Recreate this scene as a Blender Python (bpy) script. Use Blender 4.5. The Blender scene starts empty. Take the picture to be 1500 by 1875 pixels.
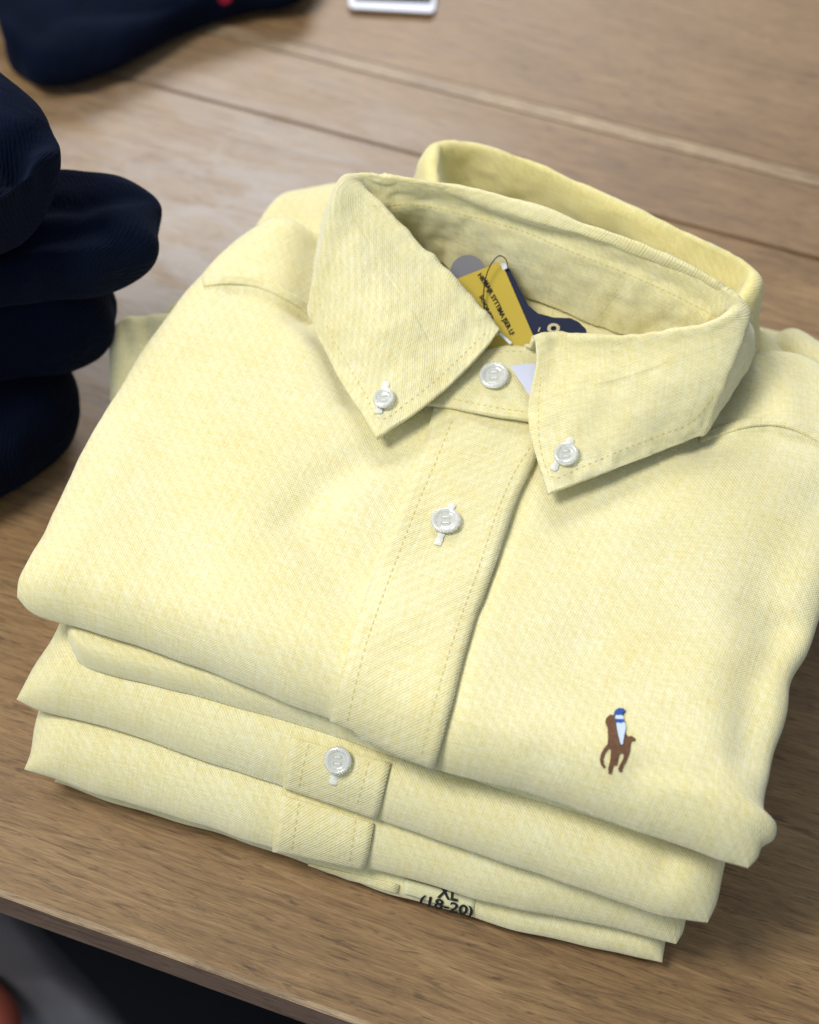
import bpy, bmesh, math, random
import numpy as np
from mathutils import Vector, noise
from mathutils.bvhtree import BVHTree
random.seed(7)
sc = bpy.context.scene
C = sc.collection

# ------------------------------------------------------------ camera (world: metres, table top z=0, x along the table edge)
F = 2915.0; HC = 0.52
v1 = np.array([1700, 3917, -F]); v2 = np.array([-16250, 4882, -F])
AX = -v2/np.linalg.norm(v2); AY = v1-AX*(v1@AX); AY /= np.linalg.norm(AY); AZ = np.cross(AX, AY)
M = np.array([AX, AY, AZ])
from mathutils import Matrix
cd = bpy.data.cameras.new('camera'); cam = bpy.data.objects.new('camera', cd); C.objects.link(cam)
mw = Matrix([[M[i][0], M[i][1], M[i][2], 0] for i in range(3)]+[[0, 0, 0, 1]])
mw.translation = (0, 0, HC); cam.matrix_world = mw
cd.sensor_fit = 'VERTICAL'; cd.sensor_height = 24; cd.lens = F/1875*24
cd.clip_start = 0.02; cd.clip_end = 50
cd.dof.use_dof = True; cd.dof.focus_distance = 0.537; cd.dof.aperture_fstop = 5.2
sc.camera = cam

# ------------------------------------------------------------ light
w = bpy.data.worlds.new('World'); sc.world = w; w.use_nodes = True
w.node_tree.nodes['Background'].inputs[0].default_value = (0.80, 0.90, 1.0, 1)
w.node_tree.nodes['Background'].inputs[1].default_value = 0.37
def area(name, loc, target, size, power, col):
    l = bpy.data.lights.new(name, 'AREA'); l.shape = 'RECTANGLE'; l.size, l.size_y = size; l.energy = power; l.color = col
    o = bpy.data.objects.new(name, l); C.objects.link(o); o.location = loc
    o.rotation_euler = (Vector(target)-Vector(loc)).to_track_quat('-Z', 'Y').to_euler(); return o
area('ceiling_lamp', (-0.70, -0.02, 1.25), (-0.08, 0.34, 0.05), (0.45, 0.45), 16.5, (1.0, 0.945, 0.85))
area('ceiling_lamp_far', (-0.9, 2.3, 1.5), (-0.1, 0.6, 0.0), (1.1, 0.7), 34, (1.0, 0.95, 0.90))
area('shop_front_light', (-0.45, -0.95, 0.55), (-0.08, 0.3, 0.05), (0.9, 0.8), 2.6, (0.74, 0.87, 1.0))
sc.view_settings.view_transform = 'Standard'; sc.view_settings.look = 'None'
sc.view_settings.exposure = 0; sc.view_settings.gamma = 1

# ------------------------------------------------------------ helpers
def P(px, py, z):
    d = M@np.array([px-750, -(py-937.5), -F]); t = (z-HC)/d[2]
    return Vector((d[0]*t, d[1]*t, z))
def W(a): return P(*a) if not isinstance(a, Vector) else a
def ray(px, py):
    d = M@np.array([px-750, -(py-937.5), -F]); return Vector(d).normalized()
CAM = Vector((0, 0, HC))
def hit(tree, px, py, off=0.0):
    l, n, i, d = tree.ray_cast(CAM, ray(px, py))
    if l is None: return None
    if n.dot(ray(px, py)) > 0: n = -n
    return l+n*off
def tag(o, label=None, cat=None, group=None, kind=None):
    if label: o['label'] = label
    if cat: o['category'] = cat
    if group: o['group'] = group
    if kind: o['kind'] = kind
    return o
def empty(name, loc, label, cat, group=None):
    o = bpy.data.objects.new(name, None); C.objects.link(o); o.location = loc; o.empty_display_size = .02
    return tag(o, label, cat, group)
def worldloc(o):
    v = Vector(o.location)
    while o.parent: o = o.parent; v += Vector(o.location)
    return v
def link(name, verts, faces, mat, parent=None, uvs=None, smooth=True, matidx=None):
    off = worldloc(parent) if parent else Vector((0, 0, 0))
    me = bpy.data.meshes.new(name)
    me.from_pydata([tuple(Vector(v)-off) for v in verts], [], faces); me.update()
    if uvs is not None:
        ul = me.uv_layers.new(name='UVMap'); vi = np.zeros(len(me.loops), dtype=np.int32)
        me.loops.foreach_get('vertex_index', vi)
        ul.data.foreach_set('uv', np.asarray(uvs, dtype=np.float32)[vi].ravel())
    for m in (mat if isinstance(mat, list) else [mat]): me.materials.append(m)
    if matidx: me.polygons.foreach_set('material_index', matidx)
    if smooth: me.polygons.foreach_set('use_smooth', [True]*len(me.polygons))
    o = bpy.data.objects.new(name, me); C.objects.link(o); o.parent = parent
    bm = bmesh.new(); bm.from_mesh(me); bmesh.ops.recalc_face_normals(bm, faces=bm.faces); bm.to_mesh(me); bm.free()
    return o
def cr(pts, n):                                   # Catmull-Rom through pts, n samples
    pts = [np.array(p, float) for p in pts]; k = len(pts)-1
    if k == 0: return [pts[0]]*n
    out = []
    for i in range(n):
        t = i/(n-1)*k; j = min(int(t), k-1); f = t-j
        p0 = pts[j-1] if j > 0 else 2*pts[0]-pts[1]; p1 = pts[j]; p2 = pts[j+1]; p3 = pts[j+2] if j+2 <= k else 2*pts[k]-pts[k-1]
        out.append(0.5*((2*p1)+(-p0+p2)*f+(2*p0-5*p1+4*p2-p3)*f*f+(-p0+3*p1-3*p2+p3)*f**3))
    return out
def crn(pts, n):                                  # the same with chord-length spacing: no overshoot on uneven points
    p = [np.array(a, float) for a in pts]; k = len(p)
    if k < 3: return cr(pts, n)
    t = np.concatenate([[0], np.cumsum([max(1e-9, np.linalg.norm(p[i+1]-p[i]))**.75 for i in range(k-1)])])
    sl = [(p[i+1]-p[i])/(t[i+1]-t[i]) for i in range(k-1)]
    m = [sl[0]]+[(sl[i-1]*(t[i+1]-t[i])+sl[i]*(t[i]-t[i-1]))/(t[i+1]-t[i-1]) for i in range(1, k-1)]+[sl[-1]]
    out = []
    for x in np.linspace(0, t[-1], n):
        j = min(max(int(np.searchsorted(t, x, side='right'))-1, 0), k-2); h = t[j+1]-t[j]; f = (x-t[j])/h
        out.append((2*f**3-3*f*f+1)*p[j]+(f**3-2*f*f+f)*h*m[j]+(-2*f**3+3*f*f)*p[j+1]+(f**3-f*f)*h*m[j+1])
    return out
def crl(pts, n):                                  # resampled by arc length
    d = crn(pts, 400); s = np.concatenate([[0], np.cumsum([np.linalg.norm(d[i+1]-d[i]) for i in range(399)])])
    d = np.array(d); q = np.linspace(0, s[-1], n) if isinstance(n, int) else np.array(n)*s[-1]
    return [np.array([np.interp(x, s, d[:, c]) for c in range(d.shape[1])]) for x in q]
def gridfaces(n, m):
    return [(i*m+j, i*m+j+1, (i+1)*m+j+1, (i+1)*m+j) for i in range(n-1) for j in range(m-1)]
def griduv(G):
    G = np.array(G); du = np.linalg.norm(np.diff(G, axis=0), axis=2).mean(axis=1); dv = np.linalg.norm(np.diff(G, axis=1), axis=2).mean(axis=0)
    u = np.concatenate([[0], np.cumsum(du)]); v = np.concatenate([[0], np.cumsum(dv)])
    return np.stack(np.meshgrid(u, v, indexing='ij'), -1).reshape(-1, 2)
def vnorm(G):
    a = np.gradient(G, axis=0); b = np.gradient(G, axis=1); n = np.cross(a, b); l = np.linalg.norm(n, axis=2, keepdims=True); l[l == 0] = 1
    return n/l
def sheet(name, G, th, mat, parent, disp=None, flip=False, extra_uv=(0, 0)):
    G = np.array(G, float); n, m = G.shape[:2]; N = vnorm(G)
    if flip: N = -N
    if disp is not None:
        D = np.array([[disp(i/(n-1), j/(m-1), G[i, j]) for j in range(m)] for i in range(n)]); G = G+N*D[:, :, None]
    uv = griduv(G)+np.array(extra_uv)
    top = G+N*th*.5; bot = G-N*th*.5
    V = np.concatenate([top.reshape(-1, 3), bot.reshape(-1, 3)]); f = gridfaces(n, m); k = n*m
    faces = list(f)+[tuple(k+x for x in reversed(q)) for q in f]
    rim = [(i, 0) for i in range(n)]+[(n-1, j) for j in range(1, m)]+[(i, m-1) for i in range(n-2, -1, -1)]+[(0, j) for j in range(m-2, 0, -1)]
    r = [i*m+j for i, j in rim]
    for a in range(len(r)):
        b = (a+1) % len(r); faces.append((r[a], r[b], k+r[b], k+r[a]))
    o = link(name, V, faces, mat, parent, np.concatenate([uv, uv]))
    return o, BVHTree.FromPolygons([tuple(v) for v in V], faces)
def nz(p, s, seed=0.0):
    return noise.noise(Vector((p[0]*s+seed, p[1]*s-seed, p[2]*s+seed*.37)))

def slab(name, mat, parent, left, front, right, back, ztop, zbot, r, n=150, m=170, wob=0.0012, seed=0., dents=(), und=0.0016, k=1.8, uvrot=0):
    """closed soft slab; the four outline curves run FL->BL, FL->FR, FR->BR, BL->BR as (px,py,z)."""
    t = np.linspace(0, 1, n); tu = .5-.5*np.cos(np.pi*t); s = np.linspace(0, 1, m); sv = .5-.5*np.cos(np.pi*s)
    Fr = crl([W(a) for a in front], tu); Ba = crl([W(a) for a in back], tu)
    def side(c):                                   # smooth course of a side, and its small bumps kept local to the edge
        f = np.array(crl([W(a) for a in c], 401)); q_ = np.linspace(0, 1, 401); g = f.copy()
        for i in range(401):
            h = min(45, i, 400-i); g[i] = f[i-h:i+h+1].mean(axis=0)
        pick = lambda a: np.array([[np.interp(x, q_, a[:, c_]) for c_ in range(3)] for x in sv])
        return pick(g), pick(f-g)
    Fr, Ba = map(np.array, (Fr, Ba)); Le, dLe = side(left); Ri, dRi = side(right)
    U = tu[:, None, None]; V = sv[None, :, None]
    G = (1-V)*Fr[:, None]+V*Ba[:, None]+(1-U)*Le[None]+U*Ri[None]-((1-U)*(1-V)*Fr[0]+U*(1-V)*Fr[-1]+(1-U)*V*Ba[0]+U*V*Ba[-1])
    G = G+dLe[None]*np.clip(1-U*9, 0, 1)**2+dRi[None]*np.clip(1-(1-U)*9, 0, 1)**2
    Wd = np.linalg.norm(Fr[-1]-Fr[0]); Dp = np.linalg.norm(Le[-1]-Le[0])
    rl, rf, rr, rb = r
    q = [tu[:, None]*Wd/rl+0*sv[None], (1-tu)[:, None]*Wd/rr+0*sv[None], sv[None]*Dp/rf+0*tu[:, None], (1-sv)[None]*Dp/rb+0*tu[:, None]]
    q = np.clip(np.array(q), 0, 1); e = 1-q
    prof = np.prod(np.clip(1-e**k, 0, 1)**(1/k), axis=0)
    prof[0, :] = prof[-1, :] = 0; prof[:, 0] = prof[:, -1] = 0
    bil = lambda z: (1-U[..., 0])*(1-V[..., 0])*z[0]+U[..., 0]*(1-V[..., 0])*z[1]+(1-U[..., 0])*V[..., 0]*z[2]+U[..., 0]*V[..., 0]*z[3]
    T = G.copy(); B = G.copy()
    zt = bil(ztop); zb = bil(zbot)
    for (poly, width, amp) in dents:
        pl = np.array([W((a[0], a[1], ztop[0] if len(a) < 3 else a[2]))[:2] for a in poly]); best = np.full(G.shape[:2], 1e9)
        for a, b in zip(pl[:-1], pl[1:]):
            ab = b-a; tt = np.clip(((G[..., :2]-a)@ab)/(ab@ab+1e-12), 0, 1); d = np.linalg.norm(G[..., :2]-(a+tt[..., None]*ab), axis=2); best = np.minimum(best, d)
        zt = zt+amp*np.exp(-(best/width)**2)
    wb = np.array([[(nz(G[i, j], 9, seed)*1.0+nz(G[i, j], 22, seed+5)*.5+nz(G[i, j], 55, seed+9)*.18-.55*max(0, .16-abs(nz(G[i, j], 13, seed+2)))/.16*max(0, nz(G[i, j], 7, seed+6)+.15)) for j in range(m)] for i in range(n)])
    T[..., 2] = G[..., 2]*(1-prof)+(zt+wb*und)*prof
    B[..., 2] = G[..., 2]*(1-prof)+zb*prof
    # edge wobble (horizontal, both sheets alike)
    ctr = G[n//2, m//2]
    dirs = G-ctr; dirs[..., 2] = 0; dl = np.linalg.norm(dirs, axis=2, keepdims=True); dl[dl == 0] = 1; dirs /= dl
    wo = np.array([[nz(G[i, j], 28, seed+3)+.5*nz(G[i, j], 75, seed+4) for j in range(m)] for i in range(n)])*(1-prof)**.5*wob
    T += dirs*wo[..., None]; B += dirs*wo[..., None]
    uv = griduv(T)
    if uvrot: c, s_ = math.cos(uvrot), math.sin(uvrot); uv = uv@np.array([[c, s_], [-s_, c]])
    Vt = list(T.reshape(-1, 3)); faces = gridfaces(n, m); uvs = list(uv)
    idx = {}
    for i in range(n):
        for j in range(m):
            if i in (0, n-1) or j in (0, m-1): idx[i, j] = i*m+j
            else: idx[i, j] = len(Vt); Vt.append(B[i, j]); uvs.append(uv[i*m+j])
    faces += [(idx[i, j], idx[i+1, j], idx[i+1, j+1], idx[i, j+1]) for i in range(n-1) for j in range(m-1)]
    o = link(name, Vt, faces, mat, parent, uvs)
    return o, BVHTree.FromPolygons([tuple(v) for v in Vt], faces)

def polyplate(name, polys, mat, parent, th=.0006, tree=None, off=.0002, z=None):
    """filled flat shapes (pixel outlines) laid on a surface (tree) or at heights given per point"""
    V = []; Fc = []
    for poly in polys:
        top = []; bot = []
        for a in poly:
            if tree is not None:
                b = hit(tree, a[0], a[1], off); t = hit(tree, a[0], a[1], off+th)
                if b is None: continue
            else:
                b = W(a); t = b+Vector((0, -.5, .85))*th
            top.append(t); bot.append(b)
        k = len(V); n = len(top)
        if n < 3: continue
        V += top+bot; Fc.append(tuple(range(k, k+n))); Fc.append(tuple(reversed(range(k+n, k+2*n))))
        for i in range(n): j = (i+1) % n; Fc.append((k+i, k+n+i, k+n+j, k+j))
    o = link(name, V, Fc, mat, parent, [(v[0], v[1]) for v in V], smooth=False)
    bm = bmesh.new(); bm.from_mesh(o.data); bmesh.ops.triangulate(bm, faces=[f for f in bm.faces if len(f.verts) > 4]); bm.to_mesh(o.data); bm.free()
    return o
def stitches(polys, *a, **k):
    for p in polys: stitch1([p], *a, **k)
def stitch1(polys, tree, mat, parent, step=.0027, dash=.0017, wd=.00022, off=.00005, name='stitching'):
    V = []; Fc = []
    for poly in polys:
        px = crl([np.array(a[:2], float) for a in poly], 120); pts = [hit(tree, a[0], a[1], off) for a in px]; pts = [p for p in pts if p is not None]
        if len(pts) < 3: continue
        ok = [pts[0]]
        for p in pts[1:]:
            if (p-ok[-1]).length < .02: ok.append(p)
        if len(ok) < 3: continue
        L = sum((ok[i+1]-ok[i]).length for i in range(len(ok)-1)); n = max(3, int(L/step)); c = crl(ok, n+1)
        for a, b in zip(c[:-1], c[1:]):
            a = Vector(a); b = Vector(b); d = b-a
            if d.length < 1e-5: continue
            e = a+d*(dash/step); up = (CAM-a).normalized(); s = d.cross(up).normalized()*wd; k = len(V)
            mid = (a+e)/2+up*.00012
            V += [a-s*.5, a+s*.5, mid+s, mid-s, e+s*.5, e-s*.5]; Fc += [(k, k+1, k+2, k+3), (k+3, k+2, k+4, k+5)]
    return link(name, V, Fc, mat, parent)
def tube(name, pts, rad, mat, parent, n=60, sides=6, taper=None):
    c = [Vector(p) for p in crl([W(a) for a in pts], n)]; V = []; Fc = []
    for i, p in enumerate(c):
        d = (c[min(i+1, n-1)]-c[max(i-1, 0)]).normalized(); a = d.orthogonal().normalized() if i == 0 else (a-d*a.dot(d)).normalized(); b = d.cross(a)
        rr = rad*(taper(i/(n-1)) if taper else 1)
        for s in range(sides): th = 2*math.pi*s/sides; V.append(p+(a*math.cos(th)+b*math.sin(th))*rr)
    for i in range(n-1):
        for s in range(sides): Fc.append((i*sides+s, i*sides+(s+1) % sides, (i+1)*sides+(s+1) % sides, (i+1)*sides+s))
    Fc += [tuple(range(sides)), tuple(range((n-1)*sides, n*sides))]
    return link(name, V, Fc, mat, parent)
def glyphs(text, size=1.0):
    cu = bpy.data.curves.new('t', 'FONT'); cu.body = text; cu.size = size; cu.resolution_u = 3; cu.offset = .026
    o = bpy.data.objects.new('t', cu); C.objects.link(o); bpy.context.view_layer.update()
    me = bpy.data.meshes.new_from_object(o.evaluated_get(bpy.context.evaluated_depsgraph_get()))
    v = [tuple(x.co) for x in me.vertices]; f = [tuple(p.vertices) for p in me.polygons]
    bpy.data.objects.remove(o); bpy.data.curves.remove(cu); bpy.data.meshes.remove(me)
    x0 = min(a[0] for a in v); x1 = max(a[0] for a in v); y1 = max(a[1] for a in v)
    return [((a[0]-x0)/(x1-x0), a[1]/y1) for a in v], f
def textpix(name, text, org, ex, ey, mat, parent, fn):
    """letters laid on a surface: org = lower left pixel, ex/ey = pixel vectors of the whole line's width/height"""
    v, f = glyphs(text)
    pts = [fn(org[0]+a*ex[0]+b*ey[0], org[1]+a*ex[1]+b*ey[1]) for a, b in v]
    good = [i for i, p in enumerate(pts) if p is not None]; mp = {g: i for i, g in enumerate(good)}
    return link(name, [pts[g] for g in good], [tuple(mp[i] for i in q) for q in f if all(i in mp for i in q)], mat, parent, smooth=False)

# ------------------------------------------------------------ materials
def newmat(name):
    m = bpy.data.materials.new(name); m.use_nodes = True; nt = m.node_tree; b = nt.nodes['Principled BSDF']; return m, nt, b
def simple(name, col, rough=.6, spec=.5, noise_amt=.12, sc_=60, metal=0., bump=.0, coat=0.):
    m, nt, b = newmat(name); N = nt.nodes.new; L = nt.links.new
    tc = N('ShaderNodeTexCoord'); n = N('ShaderNodeTexNoise'); n.inputs['Scale'].default_value = sc_; n.inputs['Detail'].default_value = 5
    L(tc.outputs['Object'], n.inputs['Vector'])
    r = N('ShaderNodeMix'); r.data_type = 'RGBA'; L(n.outputs[0], r.inputs[0])
    r.inputs[6].default_value = (*[c*(1-noise_amt) for c in col], 1); r.inputs[7].default_value = (*[min(1, c*(1+noise_amt)) for c in col], 1)
    L(r.outputs[2], b.inputs['Base Color']); b.inputs['Roughness'].default_value = rough; b.inputs['Specular IOR Level'].default_value = spec
    b.inputs['Metallic'].default_value = metal; b.inputs['Coat Weight'].default_value = coat
    if bump:
        bp = N('ShaderNodeBump'); bp.inputs['Distance'].default_value = bump; L(n.outputs[0], bp.inputs['Height']); L(bp.outputs[0], b.inputs['Normal'])
    return m
def fabric(name, dark, pale, k=1050., weave=.55, mott=.5, twill=0.4, bump=.00035, rough=.88, sheen=.55):
    """oxford cloth: coloured warp and white weft, drawn in metric UV"""
    m, nt, b = newmat(name); N = nt.nodes.new; L = nt.links.new
    def mt(op, a=None, c=None, d=None):
        x = N('ShaderNodeMath'); x.operation = op
        for i, q in enumerate((a, c, d)):
            if q is None: continue
            if isinstance(q, (int, float)): x.inputs[i].default_value = q
            else: L(q, x.inputs[i])
        return x.outputs[0]
    uv = N('ShaderNodeUVMap'); 
    wn = N('ShaderNodeTexNoise'); wn.inputs['Scale'].default_value = 60; wn.inputs['Detail'].default_value = 2; L(uv.outputs[0], wn.inputs['Vector'])
    vm = N('ShaderNodeVectorMath'); vm.operation = 'MULTIPLY_ADD'; L(wn.outputs[1], vm.inputs[0]); vm.inputs[1].default_value = (.0016, .0016, 0); L(uv.outputs[0], vm.inputs[2])
    sx = N('ShaderNodeSeparateXYZ'); L(vm.outputs[0], sx.inputs[0])
    su = mt('SINE', mt('MULTIPLY', sx.outputs[0], k*6.2832)); sv = mt('SINE', mt('MULTIPLY', sx.outputs[1], k*6.2832))
    bask = mt('MULTIPLY', su, sv)
    tw = mt('SINE', mt('MULTIPLY', mt('ADD', sx.outputs[0], sx.outputs[1]), k*.80*6.2832))
    wv = mt('ADD', mt('MULTIPLY', bask, .5), mt('MULTIPLY', tw, twill))
    # slubs: long thin irregular threads both ways
    def slub(sc3, seed):
        mp = N('ShaderNodeMapping'); mp.inputs['Scale'].default_value = sc3; mp.inputs['Location'].default_value = (seed, seed*2, 0); L(uv.outputs[0], mp.inputs[0])
        t = N('ShaderNodeTexNoise'); t.inputs['Scale'].default_value = 1; t.inputs['Detail'].default_value = 3; L(mp.outputs[0], t.inputs['Vector']); return t.outputs[0]
    s1 = slub((70, 1100, 1), 1.3); s2 = slub((1100, 70, 1), 4.1)
    sl = mt('SUBTRACT', mt('ADD', s1, s2), 1.0)
    lo = N('ShaderNodeTexNoise'); lo.inputs['Scale'].default_value = 19; lo.inputs['Detail'].default_value = 4; lo.inputs['Roughness'].default_value = .55; L(uv.outputs[0], lo.inputs['Vector'])
    gr = N('ShaderNodeTexNoise'); gr.inputs['Scale'].default_value = 950; gr.inputs['Detail'].default_value = 2; L(uv.outputs[0], gr.inputs['Vector'])
    wv2 = mt('ADD', mt('MULTIPLY', wv, weave*.5), mt('MULTIPLY', mt('SUBTRACT', gr.outputs[0], .5), .9))
    fac = mt('ADD', .5, mt('ADD', wv2, mt('ADD', mt('MULTIPLY', sl, .75), mt('MULTIPLY', mt('SUBTRACT', lo.outputs[0], .5), mott*1.6))))
    cl = N('ShaderNodeClamp'); L(fac, cl.inputs[0])
    r = N('ShaderNodeMix'); r.data_type = 'RGBA'; L(cl.outputs[0], r.inputs[0]); r.inputs[6].default_value = (*dark, 1); r.inputs[7].default_value = (*pale, 1)
    L(r.outputs[2], b.inputs['Base Color']); b.inputs['Roughness'].default_value = rough; b.inputs['Specular IOR Level'].default_value = .2
    b.inputs['Sheen Weight'].default_value = sheen; b.inputs['Sheen Roughness'].default_value = .5; b.inputs['Sheen Tint'].default_value = (.85, .93, 1, 1)
    bp = N('ShaderNodeBump'); bp.inputs['Strength'].default_value = .8; bp.inputs['Distance'].default_value = bump
    pk = N('ShaderNodeTexNoise'); pk.inputs['Scale'].default_value = 220; pk.inputs['Detail'].default_value = 3; L(uv.outputs[0], pk.inputs['Vector'])
    hgt = mt('ADD', mt('MULTIPLY', wv, .35), mt('ADD', mt('MULTIPLY', sl, .5), mt('MULTIPLY', pk.outputs[0], .8)))
    L(hgt, bp.inputs['Height']); L(bp.outputs[0], b.inputs['Normal'])
    return m
YEL = fabric('yellow oxford cloth', (.72, .62, .23), (.84, .835, .61), mott=.42, weave=.62)
YEL2 = fabric('yellow oxford cloth inside', (.72, .62, .21), (.84, .80, .48), mott=.3, weave=.8)
THREAD = simple('yellow sewing thread', (.62, .54, .22), .8, .2)
SEAM = simple('seam shadow thread', (.52, .43, .16), .9, .1)
WHT = simple('white buttonhole thread', (.76, .78, .72), .8, .3, bump=.0003, sc_=1500)
NAVY, nt, b = newmat('navy knit'); b.inputs['Roughness'].default_value = .95; b.inputs['Specular IOR Level'].default_value = .08
_N = nt.nodes.new; _L = nt.links.new; _u = _N('ShaderNodeUVMap'); _n = _N('ShaderNodeTexNoise'); _n.inputs['Scale'].default_value = 35; _n.inputs['Detail'].default_value = 5; _L(_u.outputs[0], _n.inputs['Vector'])
_r = _N('ShaderNodeMix'); _r.data_type = 'RGBA'; _r.inputs[6].default_value = (.0008, .0020, .007, 1); _r.inputs[7].default_value = (.0022, .0055, .020, 1); _L(_n.outputs[0], _r.inputs[0]); _L(_r.outputs[2], b.inputs['Base Color'])
_w = _N('ShaderNodeTexWave'); _w.inputs['Scale'].default_value = 180; _w.inputs['Distortion'].default_value = 5; _L(_u.outputs[0], _w.inputs['Vector'])
_b = _N('ShaderNodeBump'); _b.inputs['Distance'].default_value = .0002; _L(_w.outputs[0], _b.inputs['Height'])
_b2 = _N('ShaderNodeBump'); _b2.inputs['Distance'].default_value = .004; _L(_n.outputs[0], _b2.inputs['Height']); _L(_b.outputs[0], _b2.inputs['Normal']); _L(_b2.outputs[0], b.inputs['Normal'])
b.inputs['Sheen Weight'].default_value = .03; b.inputs['Sheen Tint'].default_value = (.3, .45, 1, 1)
NAVYL = simple('navy label satin', (.008, .014, .05), .55, .4)
GOLD = simple('pale gold thread', (.55, .5, .33), .6, .4)
TAGY = simple('mustard card', (.54, .41, .055), .42, .5, .05, 30)
GREY = simple('grey reflective film', (.20, .20, .24), .25, .6, .1)
INK = simple('black ink', (.015, .015, .015), .6, .3)
WHITE = simple('white card', (.75, .8, .92), .5, .4, .04)
PLAS = simple('pale blue plastic film', (.62, .66, .85), .25, .5, .05)
CORD = simple('black elastic cord', (.015, .013, .015), .5, .3)
RED = simple('red thread', (.25, .008, .03), .8, .2)
BRN = simple('brown embroidery thread', (.14, .070, .036), .75, .3, .5, 900, bump=.0003)
BLU = simple('blue embroidery thread', (.03, .09, .36), .75, .3, .3, 1500, bump=.0003)
LBL = simple('light blue embroidery thread', (.55, .68, .9), .75, .3, .15, 1500, bump=.0003)
mB, nt, b = newmat('pearl button'); b.inputs['Base Color'].default_value = (.93, .96, .94, 1); b.inputs['Roughness'].default_value = .13
b.inputs['Specular IOR Level'].default_value = .8; b.inputs['Transmission Weight'].default_value = .48; b.inputs['Subsurface Weight'].default_value = .2; b.inputs['Subsurface Radius'].default_value = (.002, .002, .002)
b.inputs['Coat Weight'].default_value = .8; b.inputs['Coat Roughness'].default_value = .05
n_ = nt.nodes.new('ShaderNodeTexNoise'); n_.inputs['Scale'].default_value = 300; tc_ = nt.nodes.new('ShaderNodeTexCoord'); nt.links.new(tc_.outputs['Object'], n_.inputs['Vector'])
bp_ = nt.nodes.new('ShaderNodeBump'); bp_.inputs['Distance'].default_value = .00015; nt.links.new(n_.outputs[0], bp_.inputs['Height']); nt.links.new(bp_.outputs[0], b.inputs['Normal'])
HOLE = simple('button hole shade', (.40, .42, .38), .7, .2)

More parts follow.
